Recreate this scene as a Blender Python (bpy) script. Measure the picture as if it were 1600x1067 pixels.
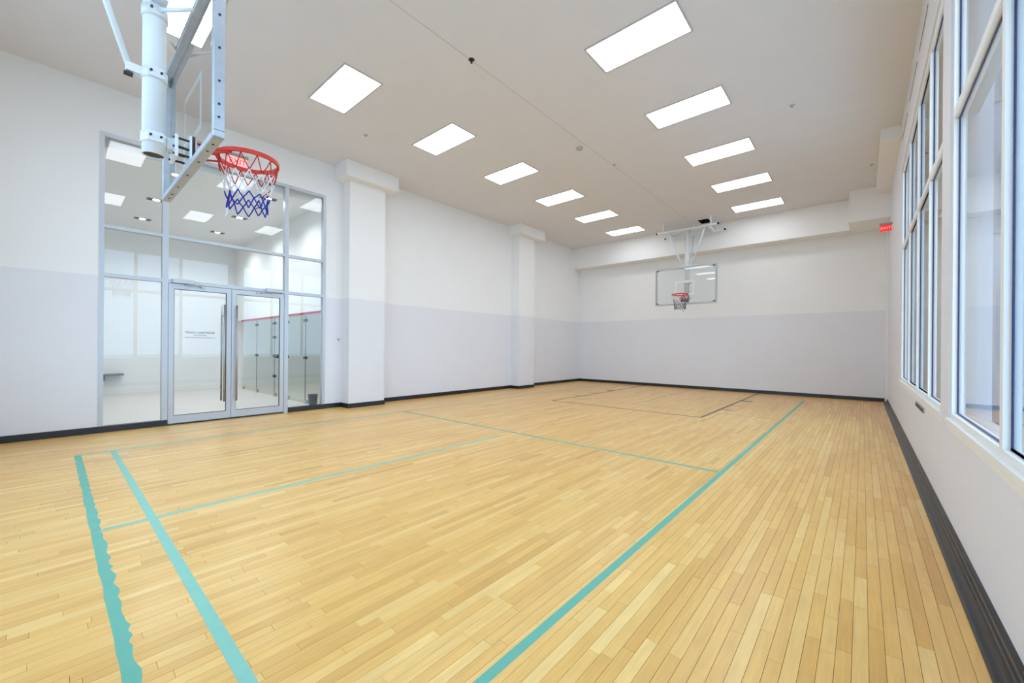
import bpy, math, random
from mathutils import Vector, Matrix
random.seed(7)
for o in list(bpy.data.objects): bpy.data.objects.remove(o, do_unlink=True)
scene = bpy.context.scene
COL = scene.collection

# ------------------------------------------------------------------ camera
F_PX, YAW, ROLL, SY, CAM_H = 628.62, -0.7167, 0.0077, 8.94, 1.379
fwd = Vector((math.sin(YAW), math.cos(YAW), 0)); r0 = Vector((math.cos(YAW), -math.sin(YAW), 0)); u0 = Vector((0, 0, 1))
rgt = r0*math.cos(ROLL) + u0*math.sin(ROLL); upv = -r0*math.sin(ROLL) + u0*math.cos(ROLL)
cam_d = bpy.data.cameras.new('camera'); cam_d.sensor_width = 36; cam_d.lens = F_PX*36/1600
cam_d.shift_y = SY/1600; cam_d.clip_start = .02
cam = bpy.data.objects.new('camera', cam_d); COL.objects.link(cam)
cam.matrix_world = Matrix(((rgt.x, upv.x, -fwd.x, 0), (rgt.y, upv.y, -fwd.y, 0), (rgt.z, upv.z, -fwd.z, CAM_H), (0, 0, 0, 1)))
scene.camera = cam

# ------------------------------------------------------------------ world, exposure
PANEL, SPOT_W, SKY = 9.0, 95.0, 4.8
w = bpy.data.worlds.new('sky'); scene.world = w; w.use_nodes = True
bg = w.node_tree.nodes['Background']; bg.inputs[0].default_value = (.66, .83, 1.0, 1); bg.inputs[1].default_value = SKY
vs = scene.view_settings
vs.view_transform = 'Standard'; vs.look = 'None'; vs.gamma = 1; vs.use_curve_mapping = False; vs.exposure = 0.02
scene.cycles.max_bounces = 16; scene.cycles.diffuse_bounces = 6; scene.cycles.transparent_max_bounces = 24

# ------------------------------------------------------------------ materials
def srgb(r, g, b):
    f = lambda c: (c/255/12.92) if c/255 <= .04045 else ((c/255+.055)/1.055)**2.4
    return (f(r), f(g), f(b), 1)
M = {}
def mat(name, col, rough=.5, metal=0, spec=.5, noise=0, nscale=8, bump=0, bscale=150, emit=0):
    m = bpy.data.materials.new(name); m.use_nodes = True; nt = m.node_tree; b = nt.nodes['Principled BSDF']
    b.inputs['Base Color'].default_value = col; b.inputs['Roughness'].default_value = rough
    b.inputs['Metallic'].default_value = metal; b.inputs['Specular IOR Level'].default_value = spec
    if emit:
        b.inputs['Emission Color'].default_value = col; b.inputs['Emission Strength'].default_value = emit
    g = nt.nodes.new('ShaderNodeNewGeometry')
    if noise:
        n = nt.nodes.new('ShaderNodeTexNoise'); n.inputs['Scale'].default_value = nscale; n.inputs['Detail'].default_value = 4
        nt.links.new(g.outputs['Position'], n.inputs['Vector'])
        mx = nt.nodes.new('ShaderNodeMix'); mx.data_type = 'RGBA'
        mx.inputs[6].default_value = tuple(c*(1-noise) for c in col[:3])+(1,); mx.inputs[7].default_value = tuple(min(1, c*(1+noise)) for c in col[:3])+(1,)
        nt.links.new(n.outputs['Fac'], mx.inputs[0]); nt.links.new(mx.outputs[2], b.inputs['Base Color'])
    if bump:
        n2 = nt.nodes.new('ShaderNodeTexNoise'); n2.inputs['Scale'].default_value = bscale; n2.inputs['Detail'].default_value = 3
        nt.links.new(g.outputs['Position'], n2.inputs['Vector'])
        bp = nt.nodes.new('ShaderNodeBump'); bp.inputs['Strength'].default_value = bump; bp.inputs['Distance'].default_value = .004
        nt.links.new(n2.outputs['Fac'], bp.inputs['Height']); nt.links.new(bp.outputs[0], b.inputs['Normal'])
    M[name] = m; return m

mat('ceiling_paint', srgb(222, 222, 226), .8, noise=.03, nscale=2.5, bump=.25, bscale=90)
mat('white_paint', srgb(236, 236, 235), .6, noise=.012, nscale=1.5, bump=.1)
mat('right_paint', srgb(222, 224, 232), .55, noise=.012, nscale=1.5, bump=.1)
mat('frame_grey', srgb(186, 187, 188), .5, noise=.02)
mat('trim_white', srgb(232, 232, 230), .45, noise=.01)
mat('black_rubber', srgb(30, 32, 37), .34, noise=.15, nscale=20)
mat('alu_frame', srgb(188, 193, 199), .38, metal=.35, noise=.03, nscale=6)
mat('steel', srgb(178, 182, 186), .45, metal=1, noise=.05, nscale=30)
mat('galv', srgb(178, 184, 190), .4, metal=.55, noise=.14, nscale=14)
mat('hoop_white', srgb(226, 231, 233), .35, noise=.02, nscale=10)
mat('dark_metal', srgb(38, 38, 40), .5, noise=.1, nscale=20)
mat('shaft_shade', srgb(10, 10, 10), .9, noise=.05)  # near-black colour standing for shade inside the ceiling opening
mat('dark_fitting', srgb(44, 52, 58), .35, metal=.3, noise=.1)
mat('rim_red', srgb(205, 44, 22), .38, noise=.1, nscale=25)
mat('net_red', srgb(196, 28, 30), .8, noise=.1, nscale=60)
mat('net_white', srgb(222, 224, 226), .8, noise=.05, nscale=60)
mat('net_blue', srgb(22, 44, 160), .8, noise=.1, nscale=60)
mat('net_grey', srgb(120, 128, 142), .8, noise=.1, nscale=60)
mat('net_navy', srgb(44, 52, 82), .8, noise=.1, nscale=60)
mat('teal_tape', srgb(98, 168, 148), .55, noise=.10, nscale=12)
mat('teal_pale', srgb(128, 186, 168), .5, noise=.08, nscale=12)
mat('teal_faded', srgb(168, 176, 124), .45, noise=.08, nscale=10)
mat('line_black', srgb(66, 58, 52), .45, noise=.12, nscale=12)
mat('gasket_bluelit', srgb(14, 36, 92), .35, noise=.1)  # dark gasket, the blue daylight falling on it put into its colour
mat('sign_red', srgb(225, 24, 26), .4, emit=1.0)
mat('sign_pale', srgb(248, 190, 190), .4, emit=.5)
mat('sign_grey', srgb(150, 150, 148), .5, noise=.04)
mat('subfloor', srgb(96, 66, 36), .8, noise=.1)
mat('corridor_floor', srgb(216, 208, 202), .3, noise=.05, nscale=3)
mat('squash_floor', srgb(222, 208, 186), .35, noise=.05, nscale=4)
mat('red_strip', srgb(168, 34, 40), .5, noise=.05)
mat('bin_grey', srgb(62, 72, 86), .5, noise=.06)
mat('bench_grey', srgb(120, 124, 130), .5, noise=.05)
mat('ground', srgb(188, 190, 192), .9, noise=.1, nscale=2)
mat('facade', srgb(150, 158, 170), .8, noise=.06, nscale=2)
mat('facade_glass', srgb(112, 128, 144), .3, noise=.05)
mat('letter_black', srgb(30, 32, 36), .6, noise=.05)
mat('seam', srgb(184, 181, 176), .9, noise=.05)
mat('lens', srgb(250, 250, 248), .4, emit=60)
mat('diffuser', (.88, .93, 1.0, 1), .5, emit=PANEL)
mat('court_diffuser', (.84, .92, 1.0, 1), .5, emit=9)

def wall_mat():
    m = bpy.data.materials.new('wall_two_tone'); m.use_nodes = True; nt = m.node_tree; b = nt.nodes['Principled BSDF']
    g = nt.nodes.new('ShaderNodeNewGeometry'); s = nt.nodes.new('ShaderNodeSeparateXYZ'); nt.links.new(g.outputs['Position'], s.inputs[0])
    lt = nt.nodes.new('ShaderNodeMath'); lt.operation = 'LESS_THAN'; lt.inputs[1].default_value = 2.44; nt.links.new(s.outputs[2], lt.inputs[0])
    mx = nt.nodes.new('ShaderNodeMix'); mx.data_type = 'RGBA'
    mx.inputs[6].default_value = srgb(235, 235, 234); mx.inputs[7].default_value = srgb(224, 224, 228)
    nt.links.new(lt.outputs[0], mx.inputs[0])
    n = nt.nodes.new('ShaderNodeTexNoise'); n.inputs['Scale'].default_value = 1.7; n.inputs['Detail'].default_value = 5; nt.links.new(g.outputs['Position'], n.inputs['Vector'])
    mp = nt.nodes.new('ShaderNodeMapRange'); mp.inputs[3].default_value = .975; mp.inputs[4].default_value = 1.02; nt.links.new(n.outputs['Fac'], mp.inputs[0])
    m2 = nt.nodes.new('ShaderNodeMix'); m2.data_type = 'RGBA'; m2.blend_type = 'MULTIPLY'; m2.inputs[0].default_value = 1
    nt.links.new(mx.outputs[2], m2.inputs[6]); nt.links.new(mp.outputs[0], m2.inputs[7]); nt.links.new(m2.outputs[2], b.inputs['Base Color'])
    rr = nt.nodes.new('ShaderNodeMapRange'); rr.inputs[3].default_value = .65; rr.inputs[4].default_value = .5; nt.links.new(lt.outputs[0], rr.inputs[0]); nt.links.new(rr.outputs[0], b.inputs['Roughness'])
    bp = nt.nodes.new('ShaderNodeBump'); bp.inputs['Strength'].default_value = .1; bp.inputs['Distance'].default_value = .004
    n2 = nt.nodes.new('ShaderNodeTexNoise'); n2.inputs['Scale'].default_value = 120; nt.links.new(g.outputs['Position'], n2.inputs['Vector'])
    nt.links.new(n2.outputs['Fac'], bp.inputs['Height']); nt.links.new(bp.outputs[0], b.inputs['Normal'])
    M['wall'] = m
wall_mat()

def wood_mat():
    m = bpy.data.materials.new('maple'); m.use_nodes = True; nt = m.node_tree; b = nt.nodes['Principled BSDF']; L = nt.links.new
    a = nt.nodes.new('ShaderNodeAttribute'); a.attribute_name = 'tone'
    g = nt.nodes.new('ShaderNodeNewGeometry')
    off = nt.nodes.new('ShaderNodeVectorMath'); off.operation = 'SCALE'; off.inputs[0].default_value = (37, 91, 53); L(a.outputs['Fac'], off.inputs['Scale'])
    ad = nt.nodes.new('ShaderNodeVectorMath'); L(g.outputs['Position'], ad.inputs[0]); L(off.outputs[0], ad.inputs[1])
    mp = nt.nodes.new('ShaderNodeMapping'); mp.inputs['Scale'].default_value = (55, 3.2, 1); L(ad.outputs[0], mp.inputs[0])
    n = nt.nodes.new('ShaderNodeTexNoise'); n.inputs['Scale'].default_value = 1; n.inputs['Detail'].default_value = 6; n.inputs['Distortion'].default_value = .7; L(mp.outputs[0], n.inputs['Vector'])
    mp2 = nt.nodes.new('ShaderNodeMapping'); mp2.inputs['Scale'].default_value = (9, 4, 1); L(ad.outputs[0], mp2.inputs[0])
    n2 = nt.nodes.new('ShaderNodeTexNoise'); n2.inputs['Scale'].default_value = 1; n2.inputs['Detail'].default_value = 3; L(mp2.outputs[0], n2.inputs['Vector'])
    r = nt.nodes.new('ShaderNodeValToRGB'); e = r.color_ramp.elements
    e[0].position = 0; e[0].color = srgb(205, 152, 78); e[1].position = 1; e[1].color = srgb(239, 203, 132)
    q = r.color_ramp.elements.new(.5); q.color = srgb(226, 178, 98)
    L(a.outputs['Fac'], r.inputs[0])
    k = nt.nodes.new('ShaderNodeMapRange'); k.inputs[1].default_value = .3; k.inputs[2].default_value = .7; k.inputs[3].default_value = .91; k.inputs[4].default_value = 1.05; L(n.outputs['Fac'], k.inputs[0])
    k2 = nt.nodes.new('ShaderNodeMapRange'); k2.inputs[1].default_value = .3; k2.inputs[2].default_value = .7; k2.inputs[3].default_value = .95; k2.inputs[4].default_value = 1.03; L(n2.outputs['Fac'], k2.inputs[0])
    mm = nt.nodes.new('ShaderNodeMath'); mm.operation = 'MULTIPLY'; L(k.outputs[0], mm.inputs[0]); L(k2.outputs[0], mm.inputs[1])
    mx = nt.nodes.new('ShaderNodeMix'); mx.data_type = 'RGBA'; mx.blend_type = 'MULTIPLY'; mx.inputs[0].default_value = 1
    L(r.outputs[0], mx.inputs[6]); L(mm.outputs[0], mx.inputs[7]); L(mx.outputs[2], b.inputs['Base Color'])
    b.inputs['Roughness'].default_value = .29; b.inputs['Specular IOR Level'].default_value = .5
    M['maple'] = m
wood_mat()

def glass_mat(name, tint, boost=1.7, base=.04):
    # thin architectural glazing: tinted see-through plus a Fresnel mirror on the outward faces
    m = bpy.data.materials.new(name); m.use_nodes = True; nt = m.node_tree; L = nt.links.new
    for n in list(nt.nodes): nt.nodes.remove(n)
    out = nt.nodes.new('ShaderNodeOutputMaterial'); tr = nt.nodes.new('ShaderNodeBsdfTransparent'); tr.inputs[0].default_value = tint
    gl = nt.nodes.new('ShaderNodeBsdfGlossy'); gl.inputs['Roughness'].default_value = .0
    lw = nt.nodes.new('ShaderNodeLayerWeight'); lw.inputs[0].default_value = .5
    pw = nt.nodes.new('ShaderNodeMath'); pw.operation = 'POWER'; pw.inputs[1].default_value = 5; L(lw.outputs['Facing'], pw.inputs[0])
    ml = nt.nodes.new('ShaderNodeMath'); ml.operation = 'MULTIPLY_ADD'; ml.inputs[1].default_value = 1-base; ml.inputs[2].default_value = base; L(pw.outputs[0], ml.inputs[0])
    bo = nt.nodes.new('ShaderNodeMath'); bo.operation = 'MULTIPLY'; bo.inputs[1].default_value = boost; bo.use_clamp = True; L(ml.outputs[0], bo.inputs[0])
    g = nt.nodes.new('ShaderNodeNewGeometry'); iv = nt.nodes.new('ShaderNodeMath'); iv.operation = 'SUBTRACT'; iv.inputs[0].default_value = 1; L(g.outputs['Backfacing'], iv.inputs[1])
    f = nt.nodes.new('ShaderNodeMath'); f.operation = 'MULTIPLY'; L(bo.outputs[0], f.inputs[0]); L(iv.outputs[0], f.inputs[1])
    mx = nt.nodes.new('ShaderNodeMixShader'); L(f.outputs[0], mx.inputs[0]); L(tr.outputs[0], mx.inputs[1]); L(gl.outputs[0], mx.inputs[2]); L(mx.outputs[0], out.inputs[0])
    M[name] = m
glass_mat('glass_clear', (.96, .975, .975, 1))
glass_mat('glass_window', (.88, .93, .97, 1), 1.6)
glass_mat('glass_green', (.90, .955, .95, 1))
glass_mat('glass_board', (.95, .97, .97, 1), 1.6)

# ------------------------------------------------------------------ mesh helpers
class MB:
    def __init__(s): s.v = []; s.f = []; s.sm = []; s.tone = []
    def quad(s, a, b, c, d): i = len(s.v); s.v += [a, b, c, d]; s.f.append((i, i+1, i+2, i+3)); s.sm.append(False); return s
    def box(s, x0, x1, y0, y1, z0, z1, c=0.0):
        if c > 0 and min(x1-x0, y1-y0, z1-z0) > 2.2*c: return s.cbox(x0, x1, y0, y1, z0, z1, c)
        i = len(s.v)
        s.v += [(x0,y0,z0),(x1,y0,z0),(x1,y1,z0),(x0,y1,z0),(x0,y0,z1),(x1,y0,z1),(x1,y1,z1),(x0,y1,z1)]
        for q in ((0,3,2,1),(4,5,6,7),(0,1,5,4),(1,2,6,5),(2,3,7,6),(3,0,4,7)): s.f.append(tuple(i+k for k in q)); s.sm.append(False)
        return s
    def cbox(s, x0, x1, y0, y1, z0, z1, c):
        # box with chamfered edges
        i = len(s.v); X = (x0, x1); Y = (y0, y1); Z = (z0, z1); idx = {}
        for a in (0, 1):
            for b in (0, 1):
                for d in (0, 1):
                    sx = c if a == 0 else -c; sy = c if b == 0 else -c; sz = c if d == 0 else -c
                    for t, p in (('x', (X[a], Y[b]+sy, Z[d]+sz)), ('y', (X[a]+sx, Y[b], Z[d]+sz)), ('z', (X[a]+sx, Y[b]+sy, Z[d]))):
                        idx[(a, b, d, t)] = len(s.v); s.v.append(p)
        def F(*ks): s.f.append(tuple(idx[k] for k in ks)); s.sm.append(False)
        F((0,0,0,'x'),(0,0,1,'x'),(0,1,1,'x'),(0,1,0,'x')); F((1,0,0,'x'),(1,1,0,'x'),(1,1,1,'x'),(1,0,1,'x'))
        F((0,0,0,'y'),(1,0,0,'y'),(1,0,1,'y'),(0,0,1,'y')); F((0,1,0,'y'),(0,1,1,'y'),(1,1,1,'y'),(1,1,0,'y'))
        F((0,0,0,'z'),(0,1,0,'z'),(1,1,0,'z'),(1,0,0,'z')); F((0,0,1,'z'),(1,0,1,'z'),(1,1,1,'z'),(0,1,1,'z'))
        for a in (0, 1):
            for b in (0, 1): F((a,b,0,'x'),(a,b,1,'x'),(a,b,1,'y'),(a,b,0,'y'))
        for a in (0, 1):
            for d in (0, 1): F((a,0,d,'x'),(a,1,d,'x'),(a,1,d,'z'),(a,0,d,'z'))
        for b in (0, 1):
            for d in (0, 1): F((0,b,d,'y'),(1,b,d,'y'),(1,b,d,'z'),(0,b,d,'z'))
        for a in (0, 1):
            for b in (0, 1):
                for d in (0, 1): F((a,b,d,'x'),(a,b,d,'y'),(a,b,d,'z'))
        return s
    def tube(s, p0, p1, r, n=12, r1=None, cap=True):
        p0 = Vector(p0); p1 = Vector(p1); d = (p1-p0).normalized()
        a = d.orthogonal().normalized(); b = d.cross(a); i = len(s.v); r1 = r if r1 is None else r1
        for p, rr in ((p0, r), (p1, r1)):
            for k in range(n):
                t = 2*math.pi*k/n; s.v.append(tuple(p+a*rr*math.cos(t)+b*rr*math.sin(t)))
        for k in range(n): s.f.append((i+k, i+(k+1)%n, i+n+(k+1)%n, i+n+k)); s.sm.append(True)
        if cap: s.f += [tuple(i+k for k in reversed(range(n))), tuple(i+n+k for k in range(n))]; s.sm += [False, False]
        return s
    def path(s, pts, r, n=6):
        pts = [Vector(p) for p in pts]; i = len(s.v); pa = None
        for j, p in enumerate(pts):
            d = (pts[min(j+1, len(pts)-1)]-pts[max(j-1, 0)]).normalized()
            a = d.orthogonal().normalized() if pa is None else (pa-d*pa.dot(d)).normalized(); pa = a; b = d.cross(a)
            for k in range(n):
                t = 2*math.pi*k/n; s.v.append(tuple(p+a*r*math.cos(t)+b*r*math.sin(t)))
        for j in range(len(pts)-1):
            for k in range(n): s.f.append((i+j*n+k, i+j*n+(k+1)%n, i+(j+1)*n+(k+1)%n, i+(j+1)*n+k)); s.sm.append(True)
        s.f += [tuple(i+k for k in reversed(range(n))), tuple(i+(len(pts)-1)*n+k for k in range(n))]; s.sm += [False, False]
        return s
    def ringband(s, c, r, t, z0, z1, n=48):
        # flat hoop: square-section ring round the z axis
        i = len(s.v)
        for k in range(n):
            a = 2*math.pi*k/n
            for rr, z in ((r-t/2, z0), (r+t/2, z0), (r+t/2, z1), (r-t/2, z1)): s.v.append((c[0]+rr*math.cos(a), c[1]+rr*math.sin(a), c[2]+z))
        for k in range(n):
            for q in range(4):
                s.f.append((i+4*k+q, i+4*((k+1)%n)+q, i+4*((k+1)%n)+(q+1)%4, i+4*k+(q+1)%4)); s.sm.append(False)
        return s
    def shell(s, c, ro, ri, z0, z1, n=32):
        # open pipe with wall thickness
        i = len(s.v)
        for k in range(n):
            a = 2*math.pi*k/n
            for rr, z in ((ri, z0), (ro, z0), (ro, z1), (ri, z1)): s.v.append((c[0]+rr*math.cos(a), c[1]+rr*math.sin(a), z))
        for k in range(n):
            for q in range(4):
                s.f.append((i+4*k+q, i+4*((k+1)%n)+q, i+4*((k+1)%n)+(q+1)%4, i+4*k+(q+1)%4)); s.sm.append(q in (1, 3))
        return s
    def prism_y(s, prof, y0, y1):
        i = len(s.v); n = len(prof)
        for y in (y0, y1): s.v += [(x, y, z) for x, z in prof]
        for k in range(n): s.f.append((i+k, i+(k+1)%n, i+n+(k+1)%n, i+n+k)); s.sm.append(False)
        s.f += [tuple(i+k for k in reversed(range(n))), tuple(i+n+k for k in range(n))]; s.sm += [False, False]
        return s
    def lathe(s, c, prof, n=20, sy=1):
        i = len(s.v); m = len(prof)
        for k in range(n):
            a = 2*math.pi*k/n
            for r, z in prof: s.v.append((c[0]+r*math.cos(a), c[1]+sy*r*math.sin(a), c[2]+z))
        for k in range(n):
            for q in range(m-1): s.f.append((i+k*m+q, i+((k+1)%n)*m+q, i+((k+1)%n)*m+q+1, i+k*m+q+1)); s.sm.append(True)
        return s
    def poly(s, pts, z0, z1):
        i = len(s.v); n = len(pts)
        for z in (z0, z1): s.v += [(x, y, z) for x, y in pts]
        for k in range(n): s.f.append((i+k, i+(k+1)%n, i+n+(k+1)%n, i+n+k)); s.sm.append(False)
        s.f.append(tuple(i+n+k for k in range(n))); s.sm.append(False)
        return s
    def mesh(s, name, material):
        me = bpy.data.meshes.new(name); me.from_pydata([tuple(v) for v in s.v], [], s.f); me.update()
        me.polygons.foreach_set('use_smooth', s.sm)
        import bmesh
        bm = bmesh.new(); bm.from_mesh(me); bmesh.ops.recalc_face_normals(bm, faces=bm.faces); bm.to_mesh(me); bm.free()
        me.materials.append(M[material]); return me
    def build(s, name, material, parent=None, loc=None):
        o = bpy.data.objects.new(name, s.mesh(name, material)); COL.objects.link(o)
        if parent: o.parent = parent
        if loc: o.location = loc
        return o

def tag(o, label, cat, group=None, kind=None):
    o['label'] = label; o['category'] = cat
    if group: o['group'] = group
    if kind: o['kind'] = kind
    return o
def empty(name, loc=(0, 0, 0), rz=0):
    o = bpy.data.objects.new(name, None); COL.objects.link(o); o.location = loc; o.rotation_euler = (0, 0, rz); o.empty_display_size = .1
    return o
def copy_tree(o, parent=None):
    c = o.copy(); COL.objects.link(c); c.parent = parent
    for ch in list(o.children): copy_tree(ch, c)
    return c
def holes(mb, axis, a0, a1, u0, u1, v0, v1, hs):
    # slab of thickness a0..a1 along axis, spanning u x v, with rectangular holes (u0,u1,v0,v1)
    us = sorted({u0, u1, *[h[0] for h in hs], *[h[1] for h in hs]}); vv = sorted({v0, v1, *[h[2] for h in hs], *[h[3] for h in hs]})
    for i in range(len(us)-1):
        for j in range(len(vv)-1):
            cu = (us[i]+us[i+1])/2; cv = (vv[j]+vv[j+1])/2
            if any(h[0] < cu < h[1] and h[2] < cv < h[3] for h in hs): continue
            if axis == 'x': mb.box(a0, a1, us[i], us[i+1], vv[j], vv[j+1])
            elif axis == 'y': mb.box(us[i], us[i+1], a0, a1, vv[j], vv[j+1])
            else: mb.box(us[i], us[i+1], vv[j], vv[j+1], a0, a1)
    return mb
def text_mesh(s, size, name, material, parent, mat4, depth=.002, bold=0.0):
    cu = bpy.data.curves.new(name, 'FONT'); cu.body = s; cu.size = size; cu.align_x = 'CENTER'; cu.align_y = 'CENTER'; cu.extrude = depth/2; cu.offset = bold
    t = bpy.data.objects.new(name+'_src', cu); COL.objects.link(t)
    bpy.context.view_layer.update()
    me = bpy.data.meshes.new_from_object(t.evaluated_get(bpy.context.evaluated_depsgraph_get()))
    bpy.data.objects.remove(t, do_unlink=True); bpy.data.curves.remove(cu)
    me.transform(mat4); me.materials.clear(); me.materials.append(M[material])
    o = bpy.data.objects.new(name, me); COL.objects.link(o); o.parent = parent; return o

# ------------------------------------------------------------------ room dimensions (metres, camera over the origin)
XL, XR, YB, YF, ZC = -8.92, .50, -1.30, 14.55, 5.393
XC, CAPX = -8.574, -8.35                       # column face, cap face
SY0, SY1, SZ = .49, 3.97, 4.68                 # storefront opening
W1 = (4.95, 9.80, .86, 4.52); W0 = (-.40, 4.55, .86, 4.52)   # right-hand windows: y0, y1, z0, z1

WB = (-7.2, -1.2, .86, 4.52)                   # window behind the camera: x0, x1, z0, z1

# ------------------------------------------------------------------ floor
floor = tag(MB().box(XL-.2, XR+.3, YB-.2, YF+.2, -.16, -.012).build('floor', 'subfloor'), 'honey maple strip floor of the basketball court with painted lines', 'floor', kind='structure')
def proj(p):
    q = Vector(p)-Vector((0, 0, CAM_H)); z = q.dot(fwd)
    return None if z < .15 else (800+F_PX*q.dot(rgt)/z, 533.5+SY-F_PX*q.dot(upv)/z)
boards = []; bw = .057; x = XL
while x < XR-.001:
    x1 = min(x+bw, XR); y = YB-random.random()*.8
    while y < YF:
        L_ = random.choice((.3, .4, .5, .62, .75, .9, 1.05, 1.2))*random.uniform(.9, 1.1); ya, yb = max(y, YB), min(y+L_, YF); y += L_
        if yb-ya < .03: continue
        t = min(1, max(0, random.gauss(.5, .15))); ps = [proj(p) for p in ((x, ya, 0), (x1, ya, 0), (x1, yb, 0), (x, yb, 0))]; area = 0
        c = proj(((x+x1)/2, (ya+yb)/2, 0))
        if c and 0 < c[0] < 1600 and 0 < c[1] < 1067 and all(ps):
            area = abs(sum(ps[i][0]*ps[(i+1)%4][1]-ps[(i+1)%4][0]*ps[i][1] for i in range(4)))/2
        boards.append((area, x+.0007, x1-.0007, ya+.0006, yb-.0006, t))
    x += bw
boards.sort(key=lambda b: -b[0])
def board_mesh(bs, name):
    v = []; f = []; tn = []
    for _, x0, x1, y0, y1, t in bs:
        i = len(v); dz = random.uniform(-.0002, 0); c = .0006
        v += [(x0,y0,-.012),(x1,y0,-.012),(x1,y1,-.012),(x0,y1,-.012),(x0,y0,dz-c),(x1,y0,dz-c),(x1,y1,dz-c),(x0,y1,dz-c),
              (x0+c,y0+c,dz),(x1-c,y0+c,dz),(x1-c,y1-c,dz),(x0+c,y1-c,dz)]
        for q in ((8,9,10,11),(4,5,9,8),(5,6,10,9),(6,7,11,10),(7,4,8,11),(0,1,5,4),(1,2,6,5),(2,3,7,6),(3,0,4,7)): f.append(tuple(i+k for k in q)); tn.append(t)
    me = bpy.data.meshes.new(name); me.from_pydata(v, [], f); me.update()
    a = me.attributes.new('tone', 'FLOAT', 'FACE'); a.data.foreach_set('value', tn); me.materials.append(M['maple']); return me
for b in boards[:300]:
    o = bpy.data.objects.new('floorboard', board_mesh([b], 'floorboard')); COL.objects.link(o); o.parent = floor
o = bpy.data.objects.new('floorboards', board_mesh(boards[300:], 'floorboards')); COL.objects.link(o); o.parent = floor; o['kind'] = 'stuff'
o['label'] = 'maple floor strips farther off'

def line(pts, m, label): 
    o = MB().poly(pts, -.0005, .0006).build('court_line', m, floor); o['label'] = label; return o
def strip(x0, x1, y0, y1, m, label): return line([(x0, y0), (x1, y0), (x1, y1), (x0, y1)], m, label)
# torn-edged tape along the near end of the court
pts = []; xx = -7.31
while xx < -1.2: pts.append((xx, .20+.004*random.uniform(-1, 1))); xx += .12
top = []; xx = -7.31
while xx < -1.2:
    k = (xx+7.31)/6.1; top.append((xx, .262-.0*k+random.uniform(-.014, .006)*(0.4+k))); xx += .05
line(pts+[(-1.2, .20), (-1.2, .255)]+top[::-1], 'teal_tape', 'teal tape line with a ragged torn edge')
strip(-7.30, -1.20, .512, .568, 'teal_pale', 'pale teal tape line, second from the near end')
strip(-7.335, -7.285, .262, 4.90, 'teal_pale', 'thin teal sideline nearest the glass doors')
strip(-7.335, -7.285, 4.90, 13.40, 'teal_faded', 'faded sideline along the column wall')
for a, b in ((.262, .512), (.568, 2.3), (2.3, 4.62)): strip(-4.275, -4.225, a, b, 'teal_pale', 'pale teal centre line')
strip(-7.285, -1.20, 4.90, 4.95, 'teal_tape', 'teal line across the middle of the court')
strip(-1.20, -1.15, -1.28, 13.40, 'teal_tape', 'long teal sideline nearest the windows')
strip(-6.01, -1.25, 9.40, 9.43, 'teal_faded', 'faint line crossing inside the black key')
strip(-4.26, -4.23, 9.43, 13.3, 'teal_faded', 'faint centre line inside the black key')
strip(-6.09, -2.41, 8.55, 8.60, 'line_black', 'black free throw line')
strip(-6.09, -6.04, 8.60, 14.53, 'line_black', 'black key line nearest the column wall')
strip(-2.46, -2.41, 8.60, 14.53, 'line_black', 'black key line nearest the windows')
strip(-6.35, -6.09, 11.98, 12.16, 'line_black', 'black block mark outside the key')
strip(-2.41, -2.17, 11.98, 12.16, 'line_black', 'black block mark outside the key')
for yy in (10.9, 10.0): strip(-2.41, -2.17, yy, yy+.05, 'line_black', 'short black tick outside the key')
for yy in (10.9, 10.0): strip(-6.33, -6.09, yy, yy+.05, 'line_black', 'short black tick outside the key')

# ------------------------------------------------------------------ ceiling, walls
HOLE = (-3.93, -3.62, 13.30, 13.78)
c = tag(holes(MB(), 'z', ZC, ZC+.25, XL-.2, XR+.3, YB-.2, YF+.2, [HOLE]).build('ceiling', 'ceiling_paint'), 'flat off-white painted ceiling over the court', 'ceiling', kind='structure')
MB().box(HOLE[0]-.02, HOLE[1]+.02, HOLE[2]-.02, HOLE[3]+.02, ZC+.26, ZC+.30).build('shade_cover', 'shaft_shade', c)  # added backing, black so the opening looks unlit
MB().box(HOLE[0], HOLE[0]+.01, HOLE[2], HOLE[3], ZC+.004, ZC+.26).box(HOLE[1]-.01, HOLE[1], HOLE[2], HOLE[3], ZC+.004, ZC+.26).box(HOLE[0]+.01, HOLE[1]-.01, HOLE[2], HOLE[2]+.01, ZC+.004, ZC+.26).box(HOLE[0]+.01, HOLE[1]-.01, HOLE[3]-.01, HOLE[3], ZC+.004, ZC+.26).build('shade_lining', 'shaft_shade', c)  # added black sides, the shade up in the opening painted on
MB().box(-4.16, -4.152, YB, 13.0, ZC-.0012, ZC+.01).build('joint', 'seam', c)
wl = tag(holes(MB(), 'x', XL-.2, XL, YB-.2, YF+.2, 0, ZC, [(SY0, SY1, -.1, SZ)]).build('wall_left', 'wall'), 'white and pale grey wall with two columns and the glazed entrance', 'wall', kind='structure')
tag(MB().box(XL, XR+.3, YF, YF+.2, 0, ZC).build('wall_far', 'wall'), 'white wall with a pale grey lower band behind the far hoop', 'wall', kind='structure')
tag(holes(MB(), 'y', YB-.2, YB, XL, XR+.3, 0, ZC, [(WB[0], WB[1], WB[2], WB[3])]).build('wall_back', 'wall'), 'white wall with a pale grey lower band at the camera end', 'wall', kind='structure')
wr = tag(holes(MB(), 'x', XR, XR+.22, YB-.2, YF, 0, ZC, [(W1[0], W1[1], W1[2], W1[3]), (W0[0], W0[1], W0[2], W0[3])]).build('wall_right', 'right_paint'), 'plain white wall with two large gridded windows', 'wall', kind='structure')
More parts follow.
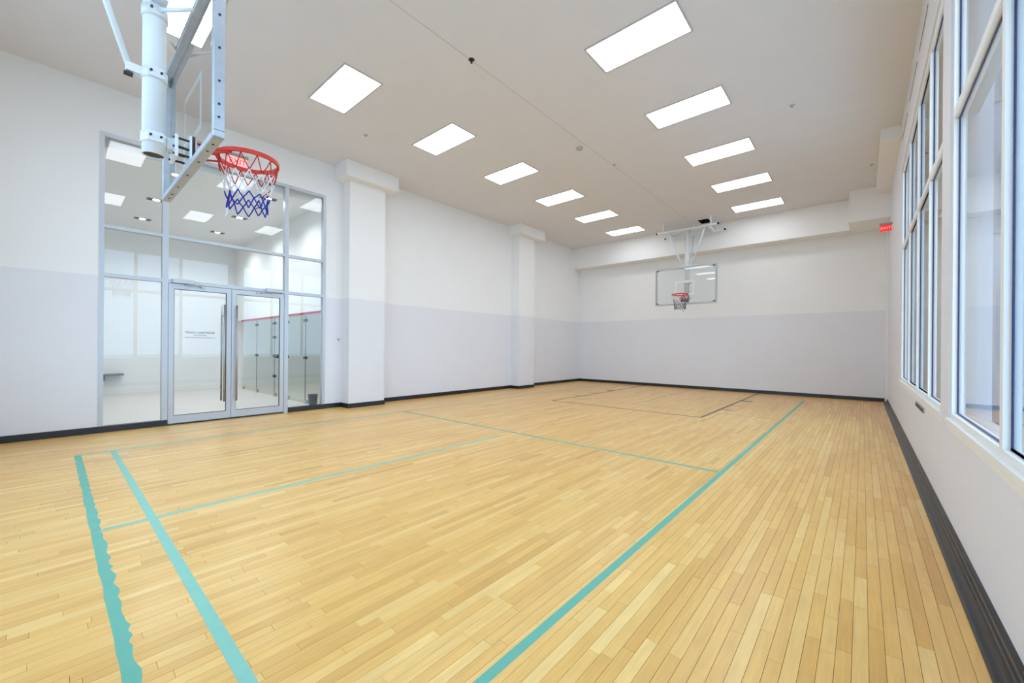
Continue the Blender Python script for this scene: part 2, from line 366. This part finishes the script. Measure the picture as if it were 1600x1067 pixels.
for n, (y0, y1, a, b, zc, lab) in enumerate(((4.34, 5.22, 4.15, 5.44, 5.055, 'white square column beside the glazed entrance'), (10.18, 11.0, 9.98, 11.31, 5.08, 'white square column nearest the far wall'))):
    col = tag(MB().box(XL-.01, XC, y0, y1, 0, zc).build('column', 'wall'), lab, 'column', 'columns on the left wall', 'structure')
    MB().box(XL-.01, CAPX, a, b, zc, ZC).build('column_cap', 'white_paint', col)
tag(MB().box(XL, XR, 14.02, YF, 4.575, ZC).build('bulkhead', 'white_paint'), 'long white boxed bulkhead across the top of the far wall', 'bulkhead', kind='structure')
tag(MB().box(-.28, XR, 13.28, 14.02, 4.60, ZC).build('bulkhead', 'white_paint'), 'white boxed bulkhead stepping forward in the far right corner', 'bulkhead', kind='structure')
tag(MB().box(.227, XR, 9.92, 13.28, 5.18, ZC).build('bulkhead', 'white_paint'), 'shallow white boxed soffit high above the far window', 'bulkhead', kind='structure')
tag(MB().box(XR-.05, XR, YF-.26, YF, 0, 4.575).build('trim_1', 'trim_white'), 'narrow pale vertical trim in the far right corner', 'trim', kind='structure')

# baseboards: black rubber
def base_run(name, label, segs):
    mb = MB()
    for s in segs: mb.box(*s, .0, .100)
    return tag(mb.build(name, 'black_rubber'), label, 'baseboard', kind='structure')
t = .014
base_run('baseboard_left', 'black rubber baseboard along the column wall', [(XL, XL+t, YB, SY0), (XL, XL+t, SY1, 4.34), (XL, XC+t, 4.34-t, 4.34), (XC, XC+t, 4.34, 5.22), (XL, XC+t, 5.22, 5.22+t),
    (XL, XL+t, 5.22+t, 10.18-t), (XL, XC+t, 10.18-t, 10.18), (XC, XC+t, 10.18, 11.0), (XL, XC+t, 11.0, 11.0+t), (XL, XL+t, 11.0+t, YF)])
base_run('baseboard_far', 'black rubber baseboard along the far wall under the hoop', [(XL+t, XR-.05, YF-t, YF)])
base_run('baseboard_back', 'black rubber baseboard along the wall at the camera end', [(XL+t, XR-.08, YB, YB+t)])
prof = [(.415, 0), (.415, .012), (.425, .018), (.440, .020), (.445, .027), (.455, .030), (.462, .040), (.466, .055), (.474, .058), (.476, .080), (.484, .084), (.486, .104), (.50, .106), (.50, 0)]
tag(MB().prism_y(prof, YB, YF-.27).build('baseboard_right', 'black_rubber'), 'wide ribbed black rubber baseboard under the windows', 'baseboard', kind='structure')

# ------------------------------------------------------------------ right-hand windows
FX, GX = .515, .545
def window(name, label, W, ys):
    y0, y1, z0, z1 = W; zt = 3.17
    root = tag(empty(name, (XR, (y0+y1)/2, z0)), label, 'window', kind='structure'); off = root.location
    def P(nm, m, *b, c=0.0):
        mb = MB().box(*b, c=c); mb.v = [(v[0]-off.x, v[1]-off.y, v[2]-off.z) for v in mb.v]; return mb.build(nm, m, root)
    fw = .045
    for a in (y0, y1-fw): P('jamb', 'trim_white', FX, .64, a, a+fw, z0, z1)
    P('head', 'trim_white', FX, .64, y0+fw, y1-fw, z1-fw, z1); P('bottom_rail', 'trim_white', FX, .64, y0+fw, y1-fw, z0, z0+.04)
    P('sill', 'trim_white', .484, FX, y0-.03, y1+.03, z0-.03, z0+.004); P('apron', 'trim_white', .494, XR, y0-.03, y1+.03, z0-.075, z0-.03)
    edges = [y0+fw]+[k for m in ys for k in (m-.03, m+.03)]+[y1-fw]
    for m in ys:
        for a, b in ((z0+.04, zt-.03), (zt+.03, z1-fw)): P('mullion', 'trim_white', FX, .64, m-.03, m+.03, a, b)
    P('transom', 'trim_white', FX, .64, y0+fw, y1-fw, zt-.03, zt+.03)
    for i in range(0, len(edges), 2):
        for a, b in ((z0+.04, zt-.03), (zt+.03, z1-fw)):
            ya, yb = edges[i], edges[i+1]
            g = P('pane', 'glass_window', GX, GX+.012, ya+.004, yb-.004, a+.004, b-.004)
            mb = MB().box(GX-.004, GX, ya, ya+.012, a, b).box(GX-.004, GX, yb-.012, yb, a, b).box(GX-.004, GX, ya+.012, yb-.012, a, a+.012).box(GX-.004, GX, ya+.012, yb-.012, b-.012, b)
            mb.v = [(v[0]-off.x, v[1]-off.y, v[2]-off.z) for v in mb.v]; mb.build('gasket', 'gasket_bluelit', g)
window('window_1', 'far window of white-framed panes nearest the far wall', W1, (8.45, 7.22, 6.02))
window('window_2', 'near window of large white-framed panes at the right edge', W0, (3.07, 1.88, .69))
# the same window again in the wall behind the camera
wb = tag(empty('window_4', ((WB[0]+WB[1])/2, YB, WB[2])), 'wide white-framed window in the wall at the camera end', 'window', kind='structure')
def BP(nm, m, x0, x1, y0, y1, z0, z1):
    o_ = wb.location; return MB().box(x0-o_.x, x1-o_.x, y0-o_.y, y1-o_.y, z0-o_.z, z1-o_.z).build(nm, m, wb)
ya, yb_ = YB-.14, YB-.015; xs = [WB[0]+i*(WB[1]-WB[0])/5 for i in range(6)]
for i, xx in enumerate(xs): BP('mullion', 'trim_white', xx-.03*(i > 0), xx+.03*(i < 5), ya, yb_, WB[2], WB[3])
for z0_, z1_ in ((WB[2], WB[2]+.04), (3.14, 3.20), (WB[3]-.045, WB[3])): BP('transom', 'trim_white', WB[0], WB[1], ya, yb_, z0_, z1_)
for i in range(5):
    for z0_, z1_ in ((WB[2]+.04, 3.14), (3.20, WB[3]-.045)): BP('pane', 'glass_window', xs[i]+.03, xs[i+1]-.03, YB-.06, YB-.048, z0_, z1_)
# air slots above the far window
for n, (a, b, lab) in enumerate(((4.7, 5.75, 'nearest the camera'), (5.95, 6.85, 'second from the camera'), (7.06, 8.15, 'third from the camera'), (8.5, 9.5, 'nearest the far wall'))):
    e = tag(empty('slot_diffuser', (XR, (a+b)/2, 4.97)), 'thin dark air slot above the far window, '+lab, 'air vent', 'air slots above the far window'); h = (b-a)/2
    MB().box(-.006, 0, -h, h, -.032, .032).build('flange', 'trim_white', e); MB().box(-.009, -.006, -h+.03, h-.03, -.012, .012).build('slot', 'dark_fitting', e)
e = tag(empty('wall_grille', (XR, 6.5, .735)), 'small grey grille on the wall below the far window sill', 'grille')
MB().box(-.012, 0, -.40, .40, -.024, .024).build('frame', 'sign_grey', e)
for k in range(6): MB().box(-.016, -.012, -.38+k*.13, -.27+k*.13, -.016, .016).build('slot', 'dark_fitting', e)

# ------------------------------------------------------------------ glazed entrance in the left wall
sf = tag(empty('window_3', (XL, (SY0+SY1)/2, 0)), 'tall grey-framed glass screen around the double doors', 'window', kind='structure')
def SP(nm, m, x0, x1, y0, y1, z0, z1, parent=None, c=0.0):
    par = parent or sf; off = sf.location
    mb = MB().box(x0, x1, y0, y1, z0, z1, c=c); mb.v = [(v[0]-off.x, v[1]-off.y, v[2]-off.z) for v in mb.v]; return mb.build(nm, m, par)
FA, FB = XL-.10, XL+.012
m_ = [(SY0, SY0+.055), (1.235, 1.315), (3.14, 3.215), (SY1-.055, SY1)]
for a, b in m_: SP('mullion', 'alu_frame', FA, FB, a, b, 0, SZ-.06)
SP('head', 'alu_frame', FA, FB, SY0, SY1, SZ-.06, SZ)
bays = [(m_[0][1], m_[1][0]), (m_[1][1], m_[2][0]), (m_[2][1], m_[3][0])]
for a, b in bays:
    SP('transom', 'alu_frame', FA, FB-.004, a, b, 3.20, 3.25); SP('transom', 'alu_frame', FA, FB-.004, a, b, 2.435, 2.495)
    SP('pane', 'glass_clear', XL-.05, XL-.04, a, b, 3.25, SZ-.06); SP('pane', 'glass_clear', XL-.05, XL-.04, a, b, 2.495, 3.20)
for a, b in (bays[0], bays[2]):
    SP('kick_base', 'black_rubber', FA, FB+.002, a, b, 0, .095); SP('pane', 'glass_clear', XL-.05, XL-.04, a, b, .095, 2.435)
for a, b in (m_[0], m_[1], m_[3]): SP('base_block', 'black_rubber', FB, FB+.006, a, b, 0, .10)
SP('threshold', 'black_rubber', FA, FB, bays[1][0], bays[1][1], 0, .02)
def leaf(name, label, y0, y1, hy):
    root = tag(empty(name, (XL, (y0+y1)/2, .02)), label, 'door', kind='structure'); off = root.location
    def P(nm, m, par, mb): mb.v = [(v[0]-off.x, v[1]-off.y, v[2]-off.z) for v in mb.v]; return mb.build(nm, m, par)
    a, b = XL-.06, XL+.004; z0, z1 = .028, 2.425; s = .072
    for p, q in ((y0, y0+s), (y1-s, y1)): P('stile', 'alu_frame', root, MB().box(a, b, p, q, z0, z1))
    P('bottom_rail', 'alu_frame', root, MB().box(a, b, y0+s, y1-s, z0, z0+.125)); P('top_rail', 'alu_frame', root, MB().box(a, b, y0+s, y1-s, z1-.085, z1))
    g0, g1 = z0+.125, z1-.085
    pane = P('pane', 'glass_clear', root, MB().box(XL-.034, XL-.024, y0+s, y1-s, g0, g1))
    mb = MB(); x0, x1 = XL-.024, XL-.018; k = .009
    mb.box(x0, x1, y0+s, y0+s+k, g0, g1).box(x0, x1, y1-s-k, y1-s, g0, g1).box(x0, x1, y0+s+k, y1-s-k, g0, g0+k).box(x0, x1, y0+s+k, y1-s-k, g1-k, g1)
    P('gasket', 'dark_metal', pane, mb)
    for sx in (1, -1):
        hx = XL-.028+sx*.095
        h = P('pull_handle', 'steel', root, MB().tube((hx, hy, .34), (hx, hy, 2.12), .0145, 14))
        for hz in (.54, 1.92): P('handle_post', 'steel', h, MB().tube((hx, hy, hz), (XL-.028+sx*.03, hy, hz), .011, 10))
    cy = y0+.20 if hy > (y0+y1)/2 else y1-.20; d = 1 if hy > (y0+y1)/2 else -1
    cl = P('door_closer', 'alu_frame', root, MB().box(FB, FB+.055, min(cy-d*.16, cy+d*.14), max(cy-d*.16, cy+d*.14), 2.435, 2.51, c=.006))
    P('closer_arm', 'steel', cl, MB().tube((FB+.03, cy, 2.43), (FB+.09, cy+d*.12, 2.415), .010, 8).tube((FB+.09, cy+d*.12, 2.415), (b+.01, cy+d*.27, 2.40), .009, 8).box(b, b+.03, cy+d*.27-.03, cy+d*.27+.03, 2.385, 2.415))
    return root, pane, off
d1, pane1, off1 = leaf('door_1', 'glass door leaf with lettering and a long bar handle', bays[1][0]+.006, 2.224, 2.105)
leaf('door_2', 'plain glass door leaf with a long bar handle', 2.232, bays[1][1]-.006, 2.300)
# lettering faces the corridor, so it reads mirrored from the court
def letter(s, size, y, z):
    mt = Matrix.Translation((XL-.037-off1.x, y-off1.y, z-off1.z)) @ Matrix(((0, 0, -1, 0), (-1, 0, 0, 0), (0, 1, 0, 0), (0, 0, 0, 1)))
    text_mesh(s, size, 'lettering', 'letter_black', pane1, mt, bold=size*.022)
letter('BASKETBALL COURT', .046, 1.765, 1.595); letter('RESIDENTS ONLY', .024, 1.765, 1.545); letter('NON-MARKING SHOES MUST BE WORN', .024, 1.765, 1.505)

# exit sign above the doors
def exit_sign(loc, rz, label, face, ink, hang, k=1.0):
    e = tag(empty('exit_sign', loc, rz), label, 'exit sign')
    MB().box(-.17*k, .17*k, -.035, .035, .0, .05, c=.004).build('housing', 'sign_grey', e)
    p = MB().box(-.155*k, .155*k, -.010, .010, -.175*(.35+.65*k), 0).build('panel', face, e)
    for sy, r in ((-1, 0), (1, math.pi)):
        mt = Matrix.Rotation(r, 4, 'Z') @ Matrix.Translation((0, -.012, -.088*(.35+.65*k))) @ Matrix.Rotation(math.pi/2, 4, 'X')
        text_mesh('EXIT', .135*k, 'lettering', ink, p, mt)
    if hang: MB().box(.17*k, .115, -.03, .03, .005, .045).build('bracket', 'sign_grey', e)
    return e
s1 = exit_sign((XL+.06, 2.29, 4.90), math.pi/2, 'red lit exit sign on the wall above the double doors', 'sign_pale', 'sign_red', False)
MB().box(-.05, .05, .035, .06, .008, .042).build('bracket', 'sign_grey', s1)
exit_sign((XR-.115, 12.6, 4.245), 0, 'red exit sign sticking out of the wall by the far right corner', 'sign_red', 'sign_pale', True, .62)

# switch plate by the column
e = tag(empty('switch_plate', (XL, 4.25, 1.52)), 'small pale wall switch between the glazing and the column', 'switch')
MB().box(0, .012, -.045, .045, -.06, .06, c=.003).build('plate', 'trim_white', e); MB().tube((.012, -.015, .01), (.022, -.015, .01), .012, 12).build('key_switch', 'sign_grey', e); MB().box(.012, .018, .01, .03, -.035, .03).build('rocker', 'bench_grey', e)

# ------------------------------------------------------------------ ceiling lights
def make_light():
    e = empty('ceiling_light')
    a, b, k = .61, .305, .022
    MB().box(-a, a, -b, -b+k, -.012, 0).box(-a, a, b-k, b, -.012, 0).box(-a, -a+k, -b+k, b-k, -.012, 0).box(a-k, a, -b+k, b-k, -.012, 0).build('frame', 'frame_grey', e)
    MB().box(-a+k, a-k, -b+k, b-k, -.006, -.001).build('diffuser', 'diffuser', e)
    return e
proto = make_light(); first = True
for row, xx, nm in ((0, -6.165, 'column wall row'), (1, -2.24, 'window row')):
    for k in range(-1, 6):
        yy = 3.02+1.982*k
        o = proto if first else copy_tree(proto); first = False
        o.location = (xx, yy, ZC)
        if k < 0: lab = 'bright rectangular ceiling light above the near hoop, '+('on the column wall side' if row == 0 else 'on the window side')
        else: lab = 'rectangular ceiling light, '+nm+', '+(['sixth from', 'fifth from', 'fourth from', 'third from', 'second from', 'nearest'][k])+' the far wall'
        tag(o, lab, 'ceiling light', 'rectangular ceiling lights')

# small ceiling fittings
def fitting(name, x, y, label, cat, prof, m, group=None):
    e = tag(empty(name, (x, y, ZC)), label, cat, group)
    MB().lathe((0, 0, 0), prof, 18).build('escutcheon', m, e); return e
sp = [(.0001, -.010), (.03, -.008), (.042, -.003), (.045, 0)]
for x, y, lab in ((-7.15, 3.92, 'small pale round sprinkler cover near the first column'), (-.90, 8.0, 'small pale sprinkler cover near the window row of lights'), (.127, 11.66, 'small pale sprinkler cover near the far window corner'), (-4.12, 8.09, 'small sprinkler cover on the ceiling joint towards the far hoop')):
    e = fitting('sprinkler_head', x, y, lab, 'sprinkler', sp, 'frame_grey', 'sprinkler covers on the ceiling'); MB().tube((0, 0, -.035), (0, 0, -.008), .008, 8).build('nozzle', 'sign_grey', e)
e = fitting('sprinkler_head', -4.145, 3.85, 'small black sprinkler on the ceiling joint', 'sprinkler', sp, 'dark_metal'); MB().tube((0, 0, -.05), (0, 0, -.008), .014, 8).build('nozzle', 'dark_metal', e)
e = fitting('smoke_detector', -4.31, 6.96, 'round beige smoke detector beside the ceiling joint', 'smoke detector', [(.0001, -.045), (.045, -.045), (.06, -.03), (.072, -.012), (.075, 0)], 'seam'); MB().tube((.03, 0, -.049), (.03, 0, -.044), .006, 8).build('indicator', 'sign_grey', e)

# ------------------------------------------------------------------ basketball hoops (local: y towards the court, z from the ceiling)
RZ = 3.02-ZC; BZ0, BZ1 = 2.75-ZC, 3.93-ZC; BW = .92
def net(parent, mats, ragged):
    rnd = random.Random(5); n = 12; c = Vector((0, .40, RZ-.02))
    lv = [(.222, 0), (.196, -.14), (.178, -.215), (.164, -.285), (.152, -.355), (.156, -.43)]
    def node(k, i):
        r, z = lv[k]; a = 2*math.pi*(i+.5*(k % 2))/n; j = ragged*.012
        rr = random.Random(k*100+(i % n)); return c+Vector(((r+rr.uniform(-j, j))*math.cos(a), (r+rr.uniform(-j, j))*math.sin(a), z+rr.uniform(-j, j)*1.4*(k > 0)))
    mbs = [MB(), MB(), MB()]; sec = [0, 1, 1, 2, 2]
    for k in range(5):
        for i in range(n):
            a = node(k, i)
            for b in ((node(k+1, i), node(k+1, i-1)) if k % 2 == 0 else (node(k+1, i), node(k+1, i+1))):
                m = (a+b)/2; m += (Vector((m.x, m.y, 0))-Vector((c.x, c.y, 0))).normalized()*.003-Vector((0, 0, .004))
                mbs[sec[k]].path([a, m, b], .0046 if k < 3 else .0056, 5)
    if ragged:
        mbs[0].path([node(1, 7), node(2, 7)+Vector((0, -.012, -.03)), node(4, 7)+Vector((-.03, -.035, -.02))], .005, 5)
        mbs[0].path([node(2, 2), c+Vector((.05, .10, -.28)), c+Vector((.03, .10, -.36)), c+Vector((0, .05, -.40))], .0045, 5)
        MB().path([node(5, 8), node(5, 8)+Vector((.0, .01, -.03)), node(5, 8)+Vector((-.01, 0, -.07))], .007, 5).build('loose_cord', mats[1], parent)
    top = mbs[1].build('net', mats[1], parent); top['label'] = 'knotted cord net in coloured bands'
    mbs[0].build('upper_cords', mats[0], top); mbs[2].build('lower_cords', mats[2], top)
def make_hoop(loc, rz, label, mats, ragged):
    e = tag(empty('basketball_hoop', loc, rz), label, 'basketball hoop', 'ceiling-hung basketball hoops')
    W = 'hoop_white'
    # backboard
    bf = .045
    bb = MB().box(-BW+bf, BW-bf, -.012, 0, BZ0+bf, BZ1-bf).build('backboard_glass', 'glass_board', e)
    for nm, b in (('frame_rail', (-BW, BW, -.06, .006, BZ0, BZ0+bf)), ('frame_rail', (-BW, BW, -.06, .006, BZ1-bf, BZ1)), ('frame_stile', (-BW, -BW+bf, -.06, .006, BZ0+bf, BZ1-bf)), ('frame_stile', (BW-bf, BW, -.06, .006, BZ0+bf, BZ1-bf))):
        fr = MB().box(*b, c=.004).build(nm, 'galv', e)
        mb = MB(); h = b[0] == -BW and b[1] == BW
        for q in (.08, .16, .30, .5, .70, .84, .92):
            if h:
                px = b[0]+q*(b[1]-b[0]); zz = (b[4]+b[5])/2
                zs, ze = (BZ0-.004, BZ0) if b[4] == BZ0 else (BZ1, BZ1+.004)
                mb.tube((px, -.028, zs), (px, -.028, ze), .008, 8)
            else:
                pz = b[4]+q*(b[5]-b[4]); xs, xe = (b[0]-.004, b[0]) if b[0] == -BW else (b[1], b[1]+.004)
                mb.tube((xs, -.028, pz), (xe, -.028, pz), .008, 8)
        mb.build('bolts', 'dark_fitting', fr)['kind'] = 'stuff'
    for sx in (-1, 1):
        for z0_, sz in ((BZ0+bf, 1), (BZ1-bf, -1)):
            mb = MB(); xx = sx*(BW-bf); i = 0
            mb.v = [(xx, -.014, z0_), (xx-sx*.10, -.014, z0_), (xx, -.014, z0_+sz*.05), (xx, .003, z0_), (xx-sx*.10, .003, z0_), (xx, .003, z0_+sz*.05)]
            mb.f = [(0, 1, 2), (3, 5, 4), (0, 3, 4, 1), (1, 4, 5, 2), (2, 5, 3, 0)]; mb.sm = [False]*5
            mb.build('corner_gusset', 'dark_fitting', e)
    # shooter's square painted on the glass
    q0, q1, z0_, z1_, k = -.295, .295, RZ+.02, RZ+.47, .05
    MB().box(q0, q0+k, .0005, .002, z0_, z1_).box(q1-k, q1, .0005, .002, z0_, z1_).box(q0+k, q1-k, .0005, .002, z0_, z0_+k).box(q0+k, q1-k, .0005, .002, z1_-k, z1_).build('target_square', W, bb)
    # rim
    rim = MB().ringband((0, .40, RZ), .230, .016, -.022, .012).build('rim', 'rim_red', e)
    MB().box(-.09, .09, .002, .012, RZ-.12, RZ+.03).box(-.075, .075, .012, .19, RZ-.015, RZ+.006).build('mount_plate', 'rim_red', rim)
    for sx in (-1, 1): MB().tube((sx*.075, .012, RZ-.10), (sx*.14, .24, RZ-.022), .009, 8).build('rim_brace', 'rim_red', rim)
    net(e, mats, ragged)
    # mast, clamps
    py = -.235; pr = .071; pb = 2.835-ZC
    MB().shell((0, py), pr, pr-.007, pb, -.24).build('mast', W, e)
    MB().tube((0, py, pb+.008), (0, py, pb+.013), pr-.008, 24).build('mast_plug', 'dark_metal', e)
    for zc, kind in ((2.955, 'arm'), (3.44, 'brace'), (3.915, 'top')):
        z = zc-ZC
        cl = MB().shell((0, py), pr+.008, pr, z-.04, z+.04).box(-.092, -.072, py-.045, py+.045, z-.035, z+.035).box(.072, .092, py-.045, py+.045, z-.035, z+.035).build('clamp', W, e)
        mb = MB()
        for sx in (-1, 1):
            for sy in (-1, 1): mb.tube((sx*.08, py+sy*.03, z), (sx*.108, py+sy*.03, z), .008, 8)
        mb.build('bolts', 'dark_fitting', cl)['kind'] = 'stuff'
        if kind == 'arm':
            MB().box(-.045, .045, py+pr, -.115, z-.05, z+.04, c=.006).box(-.11, .11, -.125, -.105, z-.11, z+.06).build('support_arm', W, e)
            pl = MB().box(-.12, .12, -.034, -.022, z-.12, z+.075).build('back_plate', W, e)
            mb = MB()
            for sx in (-1, 1):
                for dz in (-.085, -.03, .04): mb.tube((sx*.085, -.135, z+dz), (sx*.085, -.022, z+dz), .009, 8)
            mb.build('bolts', 'dark_fitting', pl)['kind'] = 'stuff'
            mb = MB().box(-.12, .12, -.012-.010, -.012, z-.12, z+.075); mb.build('rubber_pad', 'dark_metal', e)
        if kind == 'top':
            for sx in (-1, 1): MB().tube((sx*.10, py+.02, z), (sx*.33, -.05, BZ1-.03), .016, 10).build('board_strut', W, e)
        if kind == 'brace':
            MB().box(-.03, .03, py-pr-.09, py-pr, z-.03, z+.03).build('brace_lug', W, e)
    # ceiling pipes, hangers, braces
    pz = 5.12-ZC; yf, yb = -.10, -.87
    for yy in (yf, yb):
        p = MB().tube((-.90, yy, pz), (.90, yy, pz), .030, 16).build('ceiling_pipe', W, e)
        for sx in (-1, 1):
            MB().tube((sx*.90, yy, pz), (sx*.945, yy, pz), .033, 16).build('end_cap', 'dark_metal', p)
            MB().box(sx*.72-.02, sx*.72+.02, yy-.02, yy+.02, pz+.025, -.008).box(sx*.72-.06, sx*.72+.06, yy-.05, yy+.05, -.008, 0).build('hanger', W, e)
    for sx in (-.62, .62): MB().box(sx-.03, sx+.03, yb, yf, pz-.03, pz+.03).build('cross_tie', W, e)
    MB().box(-.60, .60, py-.04, py+.04, pz-.03, pz+.04).build('mast_beam', W, e)
    MB().tube((0, py, pz-.03), (0, py, pz+.04), pr+.02, 24).build('mast_collar', W, e)
    for sx in (-1, 1): MB().tube((sx*.56, yf, pz), (sx*.15, py+.03, 3.99-ZC), .026, 12).build('side_brace', W, e)
    MB().box(-.16, .16, py-.03, py+.06, 3.97-ZC, 4.01-ZC).build('brace_bracket', W, e)
    mb = MB().tube((0, yb+.0, pz-.03), (0, py-pr-.07, 3.44-ZC), .02, 10); mb.build('rear_brace', W, e)
    MB().box(-.022, .022, py-pr-.10, py-pr-.05, 3.385-ZC, 3.40-ZC).build('brace_foot', 'dark_metal', e)
    return e
make_hoop((-4.13, .752, ZC), 0, 'near basketball hoop seen from behind with a red, white and blue net', ('net_red', 'net_white', 'net_blue'), 1)
make_hoop((-4.185, 12.95, ZC), math.pi, 'far basketball hoop with a glass backboard in front of the far wall', ('net_white', 'net_grey', 'net_navy'), .7)

# ------------------------------------------------------------------ corridor and squash court behind the glass entrance
QX, QY, QZ = -15.5, 3.97, 4.52
XE = XL-.2
fc = tag(MB().box(QX-.2, XE, YB-.2, QY, -.16, 0).build('floor_corridor', 'corridor_floor'), 'pale floor of the corridor behind the glass screen', 'floor', kind='structure')
tag(MB().box(QX-.2, XE, QY, 13.7, -.16, 0).build('floor_squash', 'squash_floor'), 'pale wood floor of the squash court behind its glass', 'floor', kind='structure')
tag(MB().box(QX-.2, XE, YB-.2, QY, QZ, QZ+.2).build('ceiling_corridor', 'white_paint'), 'white corridor ceiling with small square downlights', 'ceiling', kind='structure')
tag(MB().box(QX-.2, XE, QY+.12, 13.7, 5.6, 5.8).build('ceiling_squash', 'white_paint'), 'white ceiling of the squash court', 'ceiling', kind='structure')
tag(MB().box(QX-.2, QX, YB-.2, 13.7, 0, 5.6).build('wall_corridor_back', 'white_paint'), 'plain white back wall of the corridor', 'wall', kind='structure')
tag(MB().box(QX, XE, YB-.2, YB, 0, QZ).build('wall_corridor_end', 'white_paint'), 'plain white end wall of the corridor', 'wall', kind='structure')
tag(MB().box(QX, XE, 13.5, 13.7, 0, 5.6).build('wall_squash_front', 'white_paint'), 'white front wall of the squash court', 'wall', kind='structure')
tag(MB().box(QX, XE, QY, QY+.12, 2.16, 5.6).build('wall_squash_back', 'white_paint'), 'white wall above the squash court glass', 'wall', kind='structure')
tag(MB().box(QX, QX+.015, YB, QY, 0, .12).build('baseboard_corridor', 'trim_white'), 'white baseboard along the corridor back wall', 'baseboard', kind='structure')
g = tag(empty('squash_glass', ((QX+XE)/2, QY, 0)), 'glass back wall of the squash court under a red line', 'glass wall'); off = g.location
def GP(nm, m, par, mb): mb.v = [(v[0]-off.x, v[1]-off.y, v[2]-off.z) for v in mb.v]; return mb.build(nm, m, par)
GP('red_line', 'red_strip', g, MB().box(-14.75, XE, QY-.02, QY+.0, 2.115, 2.165))
js = [-14.75, -13.48, -12.05, -11.15, -10.03, XE]
for i in range(5):
    p = GP('glass_panel', 'glass_green', g, MB().box(js[i]+.004, js[i+1]-.004, QY+.03, QY+.042, .012, 2.112))
    if i:
        GP('joint_seal', 'dark_fitting', p, MB().box(js[i]-.008, js[i]+.008, QY+.029, QY+.043, .012, 2.112))
        for z in ((1.98, 1.09) if i != 2 else (1.98, 1.60, 1.09, .55)): GP('patch_fitting', 'dark_fitting', p, MB().box(js[i]-.07, js[i]+.07, QY+.01, QY+.06, z-.035, z+.035, c=.004))
    for k in (js[i]+.01,): GP('floor_foot', 'steel', p, MB().box(k, k+.12, QY+.015, QY+.057, 0, .09))
GP('door_latch', 'dark_fitting', g, MB().box(-11.95, -11.75, QY-.01, QY+.07, 1.04, 1.14, c=.005))
b = tag(empty('waste_bin', (-9.25, 3.86, 0)), 'small dark grey waste bin behind the glass beside the entrance', 'bin')
MB().lathe((0, 0, 0), [(.0001, .003), (.075, .003), (.10, .28), (.106, .285), (.106, .295), (.096, .295), (.072, .012), (.0001, .012)], 24).build('bucket', 'bin_grey', b)
b = tag(empty('wall_bench', (QX, .45, 0)), 'thin grey wall-mounted bench low on the corridor back wall', 'bench')
MB().box(0, .32, -1.2, .88, .535, .575, c=.006).build('seat', 'bench_grey', b)
for yy in (-.9, .5): MB().box(0, .26, yy-.02, yy+.02, .40, .535).build('bracket', 'bench_grey', b)
n = 0
for xx, a in ((-9.6, 'nearest the glass screen'), (-11.6, 'in the middle of the corridor'), (-13.6, 'nearest the corridor back wall')):
    for yy, bb_ in ((1.5, 'left row'), (3.05, 'right row')):
        e = tag(empty('downlight', (xx, yy, QZ)), 'small square twin downlight '+a+', '+bb_, 'downlight', 'square downlights in the corridor')
        MB().box(-.09, .09, -.16, -.145, -.008, 0).box(-.09, .09, .145, .16, -.008, 0).box(-.09, -.075, -.145, .145, -.008, 0).box(.075, .09, -.145, .145, -.008, 0).build('trim_ring', 'sign_grey', e)
        bx = MB().box(-.075, .075, -.145, .145, -.004, -.001).build('baffle', 'dark_metal', e)
        for s in (-1,): 
            MB().lathe((0, 0, -.006), [(.0001, -.004), (.05, -.002), (.06, .002)], 16).build('lamp_lens', 'lens', bx)
        ld = bpy.data.lights.new('downlight_lamp', 'SPOT'); ld.energy = SPOT_W; ld.spot_size = math.radians(150); ld.spot_blend = .6; ld.shadow_soft_size = .06; ld.color = (.86, .94, 1)
        lo = bpy.data.objects.new('downlight_lamp', ld); COL.objects.link(lo); lo.parent = e; lo.location = (0, 0, -.03)
for yy, lab in ((6.0, 'nearest the squash glass'), (9.5, 'farther inside the squash court')):
    e = tag(empty('court_light', (-12.3, yy, 5.6)), 'long ceiling light in the squash court, '+lab, 'ceiling light', 'squash court ceiling lights')
    MB().box(-1.5, 1.5, -.30, -.27, -.03, 0).box(-1.5, 1.5, .27, .30, -.03, 0).box(-1.5, -1.48, -.27, .27, -.03, 0).box(1.48, 1.5, -.27, .27, -.03, 0).build('frame', 'trim_white', e); MB().box(-1.48, 1.48, -.27, .27, -.02, -.005).build('diffuser', 'court_diffuser', e)

# ------------------------------------------------------------------ outside the windows
tag(MB().box(XR+.22, 60, -40, 60, -.3, -.1).box(-60, XR+.22, -40, YB-.2, -.3, -.1).build('ground', 'ground'), 'grey paved ground outside the windows', 'ground', kind='structure')

wing = tag(empty('building_wing', (6.0, 17.0, 0)), 'pale grey wing of the building outside the far window', 'building', kind='structure')
MB().box(-5.2, 6, 0, 4, -.1, 16).build('facade', 'facade', wing)
for i in range(3):
    for j in range(4):
        f = MB().box(-4.6+i*3.6, -2.0+i*3.6, -.06, 0, 1.0+j*3.6, 3.2+j*3.6).build('window', 'sign_grey', wing)
        for a in (-4.5, -3.25): MB().box(a+i*3.6, a+1.15+i*3.6, -.07, -.05, 1.1+j*3.6, 3.1+j*3.6).build('pane', 'facade_glass', f)

u = tag(empty('utility_cabinet', (1.95, 12.2, -.1)), 'grey utility cabinet standing outside behind the near window', 'cabinet')
MB().box(-.20, .20, -.2, .2, 0, .08).build('plinth', 'dark_metal', u); bd = MB().box(-.18, .18, -.18, .18, .08, 1.22, c=.01).build('body', 'sign_grey', u)
dr = MB().box(-.16, .16, -.195, -.18, .12, 1.18).build('door', 'sign_grey', u); MB().box(.10, .13, -.215, -.195, .6, .74).build('handle', 'dark_metal', dr)
